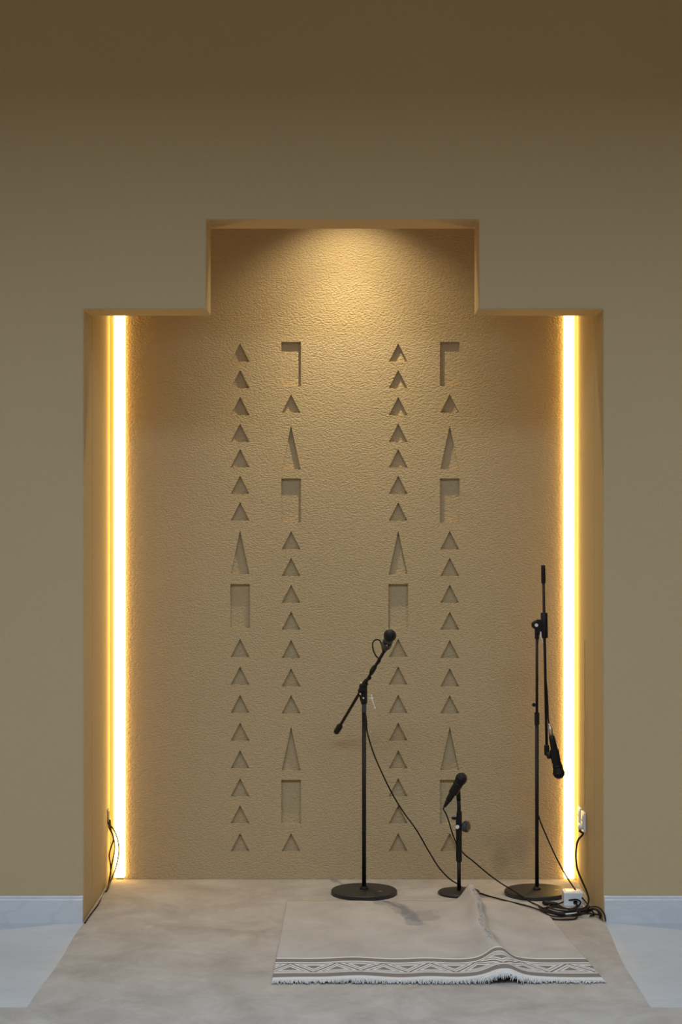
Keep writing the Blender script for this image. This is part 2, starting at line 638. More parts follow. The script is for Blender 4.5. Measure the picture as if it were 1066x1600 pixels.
# ---- floor, skirting
mb = MB().box((-HX, HYB, -0.1), (HX, YW + 0.1, 0))
obj('floor', mb, M['floor'], kind='structure', label='pale veined marble floor')
for side, x0, x1 in (('left', -HX, XL - 0.002), ('right', XR + 0.002, HX)):
    mb = MB()
    prof = [(YF, 0), (YF - 0.018, 0), (YF - 0.018, 0.089), (YF - 0.0155, 0.0925), (YF - 0.012, 0.0935), (YF - 0.012, 0.1), (YF - 0.009, 0.104), (YF, 0.104)]
    n = len(prof)
    v = [(x0, a, b) for a, b in prof] + [(x1, a, b) for a, b in prof]
    mb.add(v, [tuple(range(n)), tuple(reversed(range(n, 2 * n)))] + [(i, i + n, (i + 1) % n + n, (i + 1) % n) for i in range(n)])
    fix(obj('baseboard_' + side, mb, M['skirt'], kind='structure', label='grey veined marble skirting %s of the niche' % side))

# ---- rest of the hall (behind, beside and above the camera)
GY, GZ, SY = 3.8, 4.45, -0.1       # edge and height of the gallery ceiling, far edge of the roof light
mb = MB()
mb.box((-HX, GY, GZ), (HX, YF, GZ + 0.1))
mb.box((-HX, GY, GZ + 0.1), (HX, GY + 0.1, HZ))
mb.box((-HX, HYB, HZ), (HX, SY, HZ + 0.1))
for x0, x1 in ((-HX, -4.32), (4.32, HX)):
    mb.box((x0, SY, HZ), (x1, GY + 0.1, HZ + 0.1))
obj('ceiling', mb, M['ceil'], kind='structure', label='hall ceiling with a roof light opening')
mb = MB()
for k in range(5):
    x = -4.32 + 8.64 * k / 4
    mb.box((x - 0.03, SY, HZ + 0.06), (x + 0.03, GY, HZ + 0.12))
for y in (SY + 0.03, (SY + GY) / 2, GY - 0.03):
    mb.box((-4.32, y - 0.03, HZ + 0.06), (4.32, y + 0.03, HZ + 0.12))
obj('window_1', mb, M['frame'], kind='structure', label='frame of the roof light')
obj('wall_left', MB().box((-HX - 0.15, HYB, 0), (-HX, YF, HZ)), M['hall'], kind='structure', label='left wall of the hall')
obj('wall_right', MB().box((HX, HYB, 0), (HX + 0.15, YF, HZ)), M['hall'], kind='structure', label='right wall of the hall')
obj('wall_rear', MB().box((-HX, HYB - 0.15, 0), (HX, HYB, HZ)), M['hall'], kind='structure', label='rear wall of the hall')

# ------------------------------------------------------------------ lamps
# spotlight hidden above the upper soffit, washing the carved panel
c = Vector((0.03, YB - 0.31, 3.09))
t = thing('niche_spotlight', c, 'small black spotlight hidden above the upper soffit', 'lamp')
mb = MB().lathe([(0.03, 0.0), (0.036, 0.0), (0.036, 0.1), (0.012, 0.12), (0.012, ZV - c.z)], c, (0, 0, 1), 24)
obj('housing', mb, M['black'], t)
obj('lens', MB().cyl(c + Vector((0, 0, -0.001)), c + Vector((0, 0, 0.002)), 0.029), lampm, t)
SPOT = (1.0, 0.86, 0.57)
for nm, e, ang in (('spot_beam', 52, 76), ('spot_spill', 46, 117)):      # tight beam and soft spill of the reflector
    d = light(nm, 'SPOT', (0.0, 0, -0.01), (0, 0, 0), e, SPOT, spot_size=math.radians(ang), spot_blend=1.0, shadow_soft_size=0.012)
    d.parent = t

# LED bars standing in the slots either side of the panel
for side, x0, x1, zb in (('left', -0.983, -0.938, 0.016), ('right', 0.968, 1.010, 0.012)):
    t = thing('led_light_bar', ((x0 + x1) / 2, YB + 0.03, 0), 'tall glowing warm LED light bar at the %s edge of the niche' % side, 'light', 'LED light bars of the niche')
    mb = MB().box((x0, YB - 0.018, zb), (x1, YB + 0.04, 3.1), 0.003)
    obj('diffuser', mb, M['led'], t)
    mb = MB().box((x0 - 0.002, YB + 0.041, zb - 0.004), (x1 + 0.002, YB + 0.052, 3.105))
    mb.box((x0 + 0.004, YB - 0.006, zb - 0.005), (x1 - 0.004, YB + 0.045, zb - 0.0005))
    obj('channel', mb, M['alu'], t)

# ------------------------------------------------------------------ carpet and rug
mb = MB()


def grid(x0, x1, y0, y1, nx, ny, fz, fx=lambda x, y: x):
    v, f = [], []
    for j in range(ny + 1):
        for i in range(nx + 1):
            x, y = x0 + (x1 - x0) * i / nx, y0 + (y1 - y0) * j / ny
            v.append((fx(x, y), y, fz(x, y)))
    for j in range(ny):
        for i in range(nx):
            a = j * (nx + 1) + i
            f.append((a, a + 1, a + nx + 2, a + nx + 1))
    return v, f


YT = 5.765


def edge_x(x, y):
    # the two long edges of the carpet tongue run a little crooked outside the niche
    if y < YF:
        k = (YF - y) / 1.23
        xl = -1.0 - 0.010 * k - 0.004 * math.sin(k * 9)
        xr = 1.02 - 0.028 * k + 0.006 * math.sin(k * 7 + 1)
    else:
        xl, xr = XL + 0.002, XR - 0.002
    u = (x + 1) / 2
    return xl + (xr - xl) * u


def carpet_z(x, y):
    w = 0.0012 * (math.sin(x * 9 + y * 4) + math.sin(x * 5 - y * 11 + 2)) * 0.5
    e = max(0.0, 1 - (1 - abs(x)) / 0.02)
    e *= min(1.0, max(0.0, (y - YT) / 0.05))
    return CARPET + w * min(1.0, max(0.0, (y - YT) / 0.3)) * min(1.0, max(0.0, (7.77 - y) / 0.1)) * (1 - e) - 0.004 * e


v, f = grid(-1, 1, YT, YB - 0.002, 100, 120, carpet_z, edge_x)
mb.add(v, f, True)
nx, ny = 100, 120
# skirts of the tongue
for i in (0, nx):
    for j in range(ny):
        a, b = Vector(v[j * (nx + 1) + i]), Vector(v[(j + 1) * (nx + 1) + i])
        mb.add([a, b, (b.x, b.y, 0), (a.x, a.y, 0)], [(0, 1, 2, 3)])
mb.add([(-4.2, HYB + 0.3, CARPET), (4.2, HYB + 0.3, CARPET), (4.2, YT, CARPET), (-4.2, YT, CARPET)], [(0, 1, 2, 3)])
mb.add([(-4.2, YT, CARPET), (4.2, YT, CARPET), (4.2, YT, 0), (-4.2, YT, 0)], [(3, 2, 1, 0)])
for s, xa in ((-1, XL), (1, XR)):      # tongue reaches into the light slots
    x0, x1 = (-0.986, PXL - 0.002) if s < 0 else (PXR + 0.002, 1.016)
    mb.add([(x0, YB - 0.004, CARPET), (x1, YB - 0.004, CARPET), (x1, YW - 0.002, CARPET), (x0, YW - 0.002, CARPET)], [(0, 1, 2, 3)])
obj('carpet', mb, M['carpet'], label='worn beige felt carpet running from the hall into the niche', category='carpet')

RW, RL = 1.128, 1.262
RX0, RY0 = -0.234, 6.064


def rug_point(u, v):
    """u, v in 0..1 across and away from the front edge"""
    xl = -0.234 + 0.014 * v
    xr = 0.894 - 0.094 * v
    x = xl + (xr - xl) * u
    y = RY0 + RL * v + 0.006 * math.sin(u * 9) * (1 - v) - 0.02 * v * u
    yb = min(max(v, 0), 1)
    xc = 0.553 - 0.045 * yb + 0.010 * math.sin(v * 9) + 0.004 * math.sin(v * 31)
    h = 0.029 + 0.015 * min(1.0, yb / 0.2) - 0.010 * yb + 0.038 * yb ** 6
    d = x - xc
    wl = 0.070 - 0.026 * min(1.0, yb / 0.3) - 0.022 * yb
    wr = 0.054 - 0.012 * min(1.0, yb / 0.3) - 0.014 * yb
    w = wl if d < 0 else wr
    g_ = 1 / (1 + abs(d / w) ** 2.6)
    gt = max(0.0, g_ - 0.035) / 0.965
    z = CARPET + 0.0015 + h * gt
    z += 0.006 * math.exp(-((x - 0.05) / 0.09) ** 2) * math.exp(-(v / 0.4) ** 2)
    z += 0.006 * math.exp(-((x - 0.30) / 0.07) ** 2) * math.exp(-(v / 0.3) ** 2)
    z += 0.0008 * (1 + math.sin(x * 23 + y * 7))
    x += 0.02 * gt * yb
    return Vector((x, y, z))


me = bpy.data.meshes.new('rug')
nu, nv = 260, 110
uu = [i / nu for i in range(nu + 1)]
vts = [rug_point(u, j / nv) for j in range(nv + 1) for u in uu]
fcs = [(j * (nu + 1) + i, j * (nu + 1) + i + 1, (j + 1) * (nu + 1) + i + 1, (j + 1) * (nu + 1) + i) for j in range(nv) for i in range(nu)]
rug_o = Vector((0.33, 6.69, CARPET))
me.from_pydata([tuple(p - rug_o) for p in vts], [], fcs)
uvl = me.uv_layers.new(name='UVMap')
# measure the cloth along its own surface so the woven border follows the fold
arc = [0.0]
for i in range(nu):
    arc.append(arc[-1] + (vts[i + 1] - vts[i]).length)
for poly in me.polygons:
    for li in poly.loop_indices:
        vi = me.loops[li].vertex_index
        uvl.data[li].uv = (arc[vi % (nu + 1)], (vi // (nu + 1)) / nv * RL)
me.polygons.foreach_set('use_smooth', [True] * len(me.polygons))
me.materials.append(M['rug'])
rug = bpy.data.objects.new('rug', me)
rug.location = rug_o
C.objects.link(rug)
tag(rug, 'pale woven rug with a grey zigzag border, rucked into a fold', 'rug')
so = rug.modifiers.new('thickness', 'SOLIDIFY')
so.thickness, so.offset = 0.004, 1.0

# white cotton fringe along the front edge
mb = MB()
for i in range(820):
    u = random.random()
    p = rug_point(u, 0.004) + Vector((0, 0, 0.003))
    L = random.choice((0.006, 0.012, 0.02)) + random.uniform(0, 0.014)
    s = random.uniform(-0.012, 0.012)
    zf = CARPET + 0.002
    lift = max(0.0, p.z - 0.02)
    q1 = p + Vector((s * 0.4, -L * 0.5, 0.002 - min(lift, 0.006)))
    q2 = p + Vector((s, -L, 0))
    q2.z = max(zf, p.z - 0.006 - random.uniform(0, 0.012) if lift > 0 else zf + random.uniform(0, 0.004))
    q1.z = max(q1.z, zf)
    mb.tube([p + Vector((0, 0.006, 0)), q1, q2], [0.0020, 0.0021, 0.0010], 4, True)
fr = obj('fringe', mb, M['fringe'], rug, label='white cotton fringe', kind='stuff')

# pale fuzz worn up along the crest of the fold
mb = MB()
for i in range(420):
    v_ = 0.36 + 0.61 * random.random()
    best = max((rug_point(u / 400, v_) for u in range(240, 300)), key=lambda p: p.z)
    p = best + Vector((random.uniform(-0.004, 0.008), 0, 0.0035))
    d_ = Vector((random.uniform(-0.5, 1), random.uniform(-1, 1), random.uniform(0.0, 0.9))).normalized() * random.uniform(0.004, 0.010)
    mb.tube([p, p + d_ * 0.5, p + d_ + Vector((0, 0, -0.001))], [0.0014, 0.0012, 0.0006], 3, True)
obj('fuzz', mb, M['wool'], rug, label='pale fuzz along the crest of the fold', kind='stuff')

# ------------------------------------------------------------------ microphones
Z = Vector((0, 0, 1))


def microphone(name, ball, tail, label, plug_mat, plug=0.055, ring='plastic'):
    ball, tail = Vector(ball), Vector(tail)
    ax = (ball - tail).normalized()
    L = (ball - tail).length
    t = thing(name, tail, label, 'microphone')
    b = MB()
    b.lathe([(0.0105, 0), (0.0125, 0.002), (0.0130, 0.02), (0.0175, L - 0.045), (0.0192, L - 0.034), (0.0192, L - 0.026), (0.015, L - 0.024)], tail, ax, 24)
    body = obj('body', b, M['plastic'], t)
    pr = [(0.0195, -0.024), (0.0208, -0.020), (0.0225, -0.012), (0.0242, -0.004), (0.0245, 0.0)]
    pr += [(max(0.0245 * math.cos(a), 1e-5), 0.0245 * math.sin(a)) for a in [math.pi / 2 * k / 9 for k in range(1, 10)]]
    g1 = MB().lathe(pr, ball, ax, 28)
    gr = obj('grille', g1, M['grille'], t)
    g2 = MB().lathe([(0.0238, -0.003), (0.0252, -0.003), (0.0252, 0.003), (0.0238, 0.003)], ball, ax, 28)
    obj('grille_band', g2, M['plastic'], gr)
    g3 = MB().lathe([(0.0185, L - 0.033), (0.0208, L - 0.032), (0.0208, L - 0.024), (0.0185, L - 0.023)], tail, ax, 24)
    obj('collar', g3, M[ring], t)
    side = ax.cross(Vector((0, 1, 0)))
    side = (side.normalized() if side.length > 0.1 else Vector((1, 0, 0)))
    fro = side.cross(ax).normalized()
    if fro.y > 0: fro = -fro
    mid = tail + ax * (L * 0.55)
    obj('switch', MB().cyl(mid + fro * 0.012, mid + fro * 0.019, 0.004), M['nickel'], body)
    p = MB().lathe([(0.0055, -plug), (0.0062, -plug + 0.004), (0.0085, -plug + 0.018), (0.0096, -plug + 0.020), (0.0096, 0.001), (0.009, 0.001)], tail, ax, 20)
    obj('cable_plug', p, M[plug_mat], t)
    return t, tail - ax * plug, ax


def disc_base(mb, c, r, h):
    z0 = c.z
    mb.lathe([(r - 0.003, 0), (r, 0.003), (r, 0.003), (r, h - 0.004), (r, h - 0.004), (r - 0.004, h), (r - 0.004, h), (r * 0.5, h + 0.0015), (0.018, h + 0.003)], c, (0, 0, 1), 72)


def clip(mb, p, ax, L, r=0.0185):
    """open C-shaped microphone clip around the axis"""
    q = ax.normalized().to_track_quat('Z', 'Y').to_matrix()
    seg, verts, faces = 20, [], []
    for h in (-L / 2, L / 2):
        for rr in (r, r + 0.0035):
            for k in range(seg + 1):
                a = math.radians(-145 + 290 * k / seg) - math.pi / 2
                verts.append(Vector(p) + q @ Vector((rr * math.cos(a), rr * math.sin(a), h)))
    n = seg + 1
    for k in range(seg):
        faces += [(k, k + 1, n * 2 + k + 1, n * 2 + k), (n + k, n * 3 + k, n * 3 + k + 1, n + k + 1),
                  (k, n + k, n + k + 1, k + 1), (2 * n + k, 2 * n + k + 1, 3 * n + k + 1, 3 * n + k)]
    for k in (0, seg):
        faces.append((k, n + k, 3 * n + k, 2 * n + k))
    mb.add(verts, faces)


def cable(name, pts, label, r=0.003, mat='rubber', step=0.01, cat='cable', group=None):
    sp = spline(pts, step)
    o = MB().tube(sp, r, 8)
    return obj(name, o, M[mat], None, label, cat, group, origin=sp[-1])


# ================================================================== centre stand: boom held out to the viewer
YS = 7.478
px0 = P(569, 1399, YS).x
foot = Vector((px0, YS, CARPET))
st = thing('microphone_stand', foot, 'black round-base boom stand in the middle with its boom slanting up to the right', 'microphone stand')
mb = MB()
disc_base(mb, foot, 0.1375, 0.019)
bs = obj('base', mb, M['base'], st)
mb = MB().box(foot + Vector((0.058, -0.045, 0.0195)), foot + Vector((0.074, -0.037, 0.0207)))
obj('sticker', mb, M['nickel'], bs, label='small pale sticker on the base')
topz = P(569, 1110, YS).z
obj('pole', MB().cyl(foot + Z * 0.018, Vector((px0, YS, topz)), 0.0088, 24), M['black'], st)
obj('pole_socket', MB().lathe([(0.018, 0.021), (0.018, 0.026), (0.012, 0.034), (0.0095, 0.034)], foot, Z, 24), M['black'], st)
cz0, cz1 = P(569, 1113, YS).z, P(569, 1078, YS).z
obj('upper_pole', MB().cyl(Vector((px0, YS, cz0)), Vector((px0, YS, cz1)), 0.0097, 24, 0.002), M['grey'], st)
# clutch
T = P(525.6, 1144, 7.70)
H = P(604.5, 1011, 7.25)
bd = (H - T).normalized()
piv = T + (H - T) * ((7.70 - 7.4555) / 0.45)
mb = MB()
mb.cyl(Vector((px0, YS, P(569, 1100, YS).z)), Vector((px0, YS, P(569, 1068, YS).z)), 0.0135, 24, 0.003)
mb.cyl(Vector((piv.x, piv.y - 0.018, piv.z)), Vector((piv.x, YS + 0.012, piv.z)), 0.016, 24, 0.003)
cl = obj('clutch', mb, M['black'], st)
mb = MB()
mb.cyl(piv - bd * 0.033, piv + bd * 0.033, 0.0125, 20, 0.002)
obj('boom_collar', mb, M['black'], cl)
for q in ((564.5, 1067), (563, 1084), (568, 1090.5)):
    a = P(q[0], q[1], 7.452)
    obj('bolt', MB().cyl(a, a + Vector((0, -0.009, 0)), 0.0034, 12, 0.001), M['chrome'], cl)
mb = MB()
a = P(575, 1091, 7.465)
b = P(583.5, 1091, 7.455)
mb.tube([a, b], 0.0024, 8)
mb.tube([P(580.5, 1086.5, 7.456), P(581, 1091, 7.455), P(586, 1106, 7.45)], [0.0022, 0.0026, 0.0020], 8)
mb.ball(P(586, 1106, 7.45), 0.0036)
mb.ball(P(580.5, 1086.5, 7.456), 0.0036)
obj('tee_handle', mb, M['chrome'], st, label='small chrome T-handle')
boom = obj('boom', MB().tube([T + bd * 0.02, H], 0.0062, 16), M['black'], st)
obj('grip', MB().lathe([(0.0115, 0), (0.0130, 0.004), (0.0130, 0.048), (0.008, 0.056), (0.0065, 0.056)], T, bd, 20), M['plastic'], boom)
mb = MB().cyl(piv + bd * 0.10, piv + bd * 0.15, 0.0088, 16, 0.002)
obj('boom_sleeve', mb, M['plastic'], boom)
ball1, tail1 = P(609.5, 993, 7.115), P(602.0, 1013.5, 7.265)
mic1, plug1, ax1 = microphone('microphone', ball1, tail1, 'black handheld microphone facing the viewer on the middle stand', 'plastic', 0.04, 'grey')
mb = MB()
cpos = tail1 + ax1 * 0.065
clip(mb, cpos, ax1, 0.045, 0.0172)
under = cpos - ax1.cross(Vector((1, 0, 0))).normalized() * (-0.02)
mb.tube([H - bd * 0.012, (H + cpos) / 2 + Vector((0, 0, -0.012)), cpos + Vector((0.0, 0.0, -0.0205))], [0.0075, 0.0075, 0.006], 12)
obj('mic_clip', mb, M['grey'], st)

# its cable: looped at the mic, wound along the boom, hanging to the floor, out to the tangle
pts = [plug1 + ax1 * 0.004, plug1 - ax1 * 0.02, P(594, 1001, 7.32), P(587, 999.5, 7.31), P(582.5, 1005, 7.30), P(583.5, 1016, 7.30), P(588.5, 1026, 7.31), P(594, 1031, 7.30)]


def along(t, off):
    p = T + (H - T) * t
    n1 = bd.cross(Z).normalized()
    n2 = n1.cross(bd)
    return p + (n1 * math.cos(off) + n2 * math.sin(off)) * 0.0095


for k in range(7):
    pts.append(along(0.80 - 0.033 * k, 2.6 - 1.15 * k))
pts += [P(572.5, 1061, 7.44), P(566, 1069, 7.452), P(562.5, 1085, 7.478), P(566, 1100, 7.497), P(571, 1114, 7.495), P(572.8, 1128, 7.486), P(573.5, 1141, 7.49),
        P(583, 1174.6, 7.51), P(597.6, 1208.8, 7.53), P(614.6, 1243, 7.55), P(630, 1268, 7.565), P(651, 1297, 7.58), P(670.7, 1331, 7.60), P(688, 1358, 7.615), P(705, 1375, 7.625),
        P(716, 1381.5, 7.62), FL(727, 1389.5, 0.010), FL(738, 1391, 0.010), FL(750, 1395.5, 0.0105), FL(764, 1400, 0.0105), FL(796, 1408.5, 0.012), FL(826, 1416, 0.018),
        FL(846, 1423, 0.018), FL(861.6, 1431, 0.012), FL(881, 1432, 0.012), FL(902, 1430, 0.012), P(918, 1425, 7.13), P(929, 1421, 7.08), P(935, 1425.5, 7.04), FL(938.5, 1435, 0.010)]
cable('microphone_cable', pts, 'thin black cable hanging from the middle stand and trailing across the carpet')

# ================================================================== small stand
fx = P(717.4, 1399, YS).x
foot2 = Vector((fx, YS, CARPET))
st2 = thing('short_microphone_stand', foot2, 'short black desk-height microphone stand beside the rug fold', 'microphone stand')
mb = MB()
disc_base(mb, foot2, 0.088, 0.013)
obj('base', mb, M['base'], st2)
zz = lambda py: P(717, py, YS).z
A = lambda py, dx=0.0, dy=0.0: Vector((fx + dx, YS + dy, zz(py)))
obj('pole', MB().cyl(foot2 + Z * 0.012, A(1340), 0.0080, 20), M['black'], st2)
obj('outer_tube', MB().cyl(A(1346), A(1296), 0.0125, 24, 0.002), M['black'], st2)
obj('clutch', MB().cyl(A(1303), A(1281), 0.0135, 24, 0.003), M['black'], st2)
mb = MB()
kc = P(728.0, 1291.5, YS - 0.012)
kax = Vector((0.75, -0.66, 0)).normalized()
mb.cyl(kc - kax * 0.022, kc - kax * 0.004, 0.007, 16)
pr = []
mb.lathe([(0.0215, -0.006), (0.0235, -0.004), (0.0235, 0.008), (0.020, 0.012), (0.012, 0.0125)], kc, kax, 28)
obj('clamp_knob', mb, M['grey'], st2, label='dark blue-grey round clamp knob')
bc = P(715.5, 1292, YS - 0.0135)
obj('bolt', MB().cyl(bc, bc + Vector((-0.004, -0.008, 0)), 0.0085, 18, 0.002), M['chrome'], st2)
mb = MB().cyl(A(1282, 0.001), A(1268, 0.001), 0.0118, 20, 0.002)
mb.box(P(708.5, 1281, YS - 0.006), P(716, 1276, YS + 0.004), 0.001)
mb.cyl(P(707.8, 1278.5, YS - 0.012), P(707.8, 1278.5, YS + 0.006), 0.0062, 14, 0.001)
obj('height_catch', mb, M['black'], st2)
obj('upper_tube', MB().tube([A(1284), A(1262), A(1246, -0.001)], 0.0082, 16), M['black'], st2)
ball2, tail2 = P(721.2, 1216.6, 7.44), P(700.5, 1251, 7.455)
mic2, plug2, ax2 = microphone('short_stand_microphone', ball2, tail2, 'black handheld microphone tilted up to the right on the short stand', 'plastic', 0.03)
mb = MB()
cp2 = tail2 + ax2 * 0.062
clip(mb, cp2, ax2, 0.05, 0.0172)
mb.tube([A(1250, -0.001), A(1243, -0.002, -0.004), cp2 + Vector((0.012, 0.016, -0.008))], [0.0095, 0.0095, 0.008], 12)
obj('mic_clip', mb, M['plastic'], st2)
pts = [plug2 + ax2 * 0.004, plug2 - ax2 * 0.01, P(697, 1271, 7.462), P(702, 1285, 7.462), P(707, 1302, 7.463), P(712, 1315, 7.466), P(715, 1322, 7.475), P(721, 1329, 7.494), P(726, 1335, 7.496),
       P(740, 1346, 7.495), P(760, 1363, 7.49), P(769, 1370, 7.485), P(783, 1380, 7.47), P(797, 1388.5, 7.42), P(812, 1398, 7.36), FL(826, 1407.5, 0.015), FL(840, 1414, 0.020), FL(852, 1420, 0.020),
       FL(875, 1426, 0.017), FL(897, 1424.5, 0.019), P(915, 1419.5, 7.14), P(928, 1416.5, 7.06), P(938, 1419.5, 6.985), P(944.5, 1428, 6.95), FL(946.5, 1439, 0.010)]
cable('microphone_cable', pts, 'black cable running from the short stand down to the tangle by the white box')

# ================================================================== right stand, boom upright, mic hanging
YR = 7.472
rx = P(839.3, 1399, YR).x
foot3 = Vector((rx, YR, CARPET))
st3 = thing('microphone_stand', foot3, 'tall black round-base stand beside the right light bar with its boom upright', 'microphone stand')
mb = MB()
disc_base(mb, foot3, 0.1355, 0.018)
b3 = obj('base', mb, M['base'], st3)
mb = MB().box(foot3 + Vector((0.072, -0.008, 0.0185)), foot3 + Vector((0.092, 0.002, 0.0197)))
obj('sticker', mb, M['nickel'], b3, label='small pale sticker on the base')
zr = lambda py: P(839, py, YR).z
B = lambda py, dx=0.0, dy=0.0: Vector((rx + dx, YR + dy, zr(py)))
obj('pole', MB().cyl(foot3 + Z * 0.017, B(1116), 0.0082, 24), M['black'], st3)
obj('pole_socket', MB().lathe([(0.018, 0.020), (0.018, 0.025), (0.012, 0.033), (0.0088, 0.033)], foot3, Z, 24), M['black'], st3)
mb = MB().cyl(B(1133), B(1113), 0.0105, 24, 0.002)
obj('height_clutch', mb, M['black'], st3)
mb = MB().cyl(P(839, 1101, YR), P(834, 1101.5, YR - 0.004), 0.004, 12)
mb.cyl(P(834.6, 1101.3, YR - 0.012), P(834.6, 1101.3, YR + 0.006), 0.0085, 16, 0.002)
obj('clamp_knob', mb, M['plastic'], st3)
obj('upper_pole', MB().cyl(B(1118), B(992), 0.0058, 20), M['black'], st3)
pv = P(837.8, 976.5, YR - 0.004)
mb = MB().cyl(pv + Vector((0, 0.016, 0)), pv + Vector((0, -0.016, 0)), 0.0185, 28, 0.003)
mb.cyl(B(998.5), B(980), 0.0095, 20, 0.002)
cl3 = obj('pivot', mb, M['black'], st3)
obj('bolt', MB().cyl(pv + Vector((0, -0.015, 0)), pv + Vector((0, -0.020, 0)), 0.0072, 18, 0.001), M['chrome'], cl3)
YM = YR - 0.008
t3, e3 = P(849.0, 883, YM), P(854.6, 1167, YM)
d3 = (e3 - t3).normalized()


def on3(py):
    k = (py - 883) / (1167 - 883)
    return t3 + (e3 - t3) * k


mb = MB()
mb.lathe([(0.0125, 0), (0.0145, 0.002), (0.0145, 0.104), (0.0125, 0.106)], on3(997), -d3, 24)
lo, hi = P(838, 989, YM), P(849, 968, YM)
mb.box(Vector((lo.x, YM - 0.010, lo.z)), Vector((hi.x, YM + 0.012, hi.z)), 0.003)
obj('boom_clamp', mb, M['black'], st3)
mb = MB().tube([P(845, 987, YM - 0.008), P(845.5, 994, YM - 0.012), P(848.8, 1005, YM - 0.016)], [0.0035, 0.0028, 0.0018], 10)
obj('clamp_lever', mb, M['chrome'], st3, label='small chrome clamp lever')
boom3 = obj('boom', MB().tube([t3 + d3 * 0.01, e3], 0.0060, 16), M['black'], st3)
obj('grip', MB().lathe([(0.0080, 0), (0.0092, 0.003), (0.0096, 0.073), (0.0075, 0.076)], t3, d3, 20), M['plastic'], boom3)
ball3, tail3 = P(873.6, 1208, YM - 0.022), P(862.3, 1150, YM - 0.018)
mic3, plug3, ax3 = microphone('hanging_microphone', ball3, tail3, 'black handheld microphone hanging head down from the right stand', 'nickel', 0.052)
mb = MB()
mb.cyl(on3(1164), on3(1180), 0.0112, 18, 0.002)
cp3 = tail3 + ax3 * 0.085
clip(mb, cp3, ax3, 0.055, 0.0172)
mb.tube([on3(1174), on3(1181) + Vector((0.010, -0.006, -0.004)), cp3 + Vector((-0.017, 0.004, 0))], [0.0108, 0.0112, 0.011], 12)
obj('mic_clip', mb, M['plastic'], st3)
pts = [plug3 + ax3 * 0.004, plug3 - ax3 * 0.02, P(856.5, 1105, YM - 0.014), P(855.0, 1080, YM - 0.012), P(853.0, 1055, YM - 0.004), P(852.0, 1035, YM + 0.010), P(851.2, 1005, YM + 0.016),
       P(848, 985, YM + 0.026), P(843, 990, YM + 0.026), P(840.5, 1005, YR + 0.012), P(839.5, 1060, YR + 0.014), P(839.2, 1100, YR + 0.016), P(839.2, 1180, YR + 0.014), P(839.3, 1250, YR + 0.013),
       P(841, 1270, YR + 0.006), P(843, 1279, YR - 0.005), P(857, 1313, 7.44), P(870, 1341, 7.40), P(884, 1367, 7.345), P(897, 1387, 7.29), P(907, 1399.5, 7.25), P(914, 1407.5, 7.225),
       FL(921, 1418, 0.021), FL(910, 1422, 0.022), FL(893, 1421, 0.020), FL(868, 1418, 0.014), FL(848, 1419, 0.022)]
cable('microphone_cable', pts, 'black cable slanting from the right stand pole down to the floor')

# ------------------------------------------------------------------ white box, sockets, power leads
bl, br = FL(881.5, 1416.5), FL(911.5, 1416.5)
t = thing('power_supply_box', ((bl.x + br.x) / 2, bl.y + 0.04, CARPET), 'small white plastic power box on the carpet at the right light bar', 'power box')
x0, x1, y0 = bl.x, br.x, bl.y
obj('case', MB().box((x0, y0, CARPET), (x1, y0 + 0.075, CARPET + 0.056), 0.004, 3), M['white'], t)
obj('lid', MB().box((x0 + 0.008, y0 + 0.008, CARPET + 0.0555), (x1 - 0.008, y0 + 0.067, CARPET + 0.0585), 0.001), M['white'], t)
hc = Vector((x0 + 0.046, y0 - 0.0006, CARPET + 0.016))
obj('socket_opening', MB().cyl(hc, hc + Vector((0, 0.006, 0)), 0.0085, 20), M['dark'], t, label='dark round socket opening')


def wall_socket(x, dirx, y0, y1, z0, z1, label, plug=False):
    c = Vector((x, (y0 + y1) / 2, (z0 + z1) / 2))
    t = thing('wall_socket', c, label, 'socket')
    xa, xb = sorted((x, x + dirx * 0.011))
    obj('plate', MB().box((xa, y0, z0), (xb, y1, z1), 0.003), M['white'], t)
    xa, xb = sorted((x + dirx * 0.0112, x + dirx * 0.0135))
    ins = obj('insert', MB().box((xa, y0 + 0.018, z0 + 0.016), (xb, y1 - 0.018, z1 - 0.016), 0.001), M['white'], t)
    mb = MB()
    for a, b in ((-0.010, 0.006), (0.010, 0.006), (0.0, -0.012)):
        mb.box((min(x + dirx * 0.0134, x + dirx * 0.0140), c.y + a - 0.003, c.z + b - 0.0045), (max(x + dirx * 0.0134, x + dirx * 0.0140), c.y + a + 0.003, c.z + b + 0.0045))
    obj('pin_hole', mb, M['dark'], ins)
    return t


wall_socket(XR, -1, 7.600, 7.685, 0.262, 0.342, 'white wall socket on the right jamb, the one nearest the light bar')
wall_socket(XR, -1, 7.480, 7.565, 0.262, 0.342, 'white wall socket on the right jamb, the one with a black lead plugged in')
t = thing('cable_outlet', (XL, 7.713, 0.30), 'narrow dark cable outlet on the left jamb above the hanging cables', 'outlet')
obj('plate', MB().box((XL, 7.690, 0.258), (XL + 0.004, 7.736, 0.322), 0.0012), M['bronze'], t)
obj('slot', MB().box((XL + 0.0038, 7.700, 0.262), (XL + 0.0046, 7.727, 0.312)), M['dark'], t)

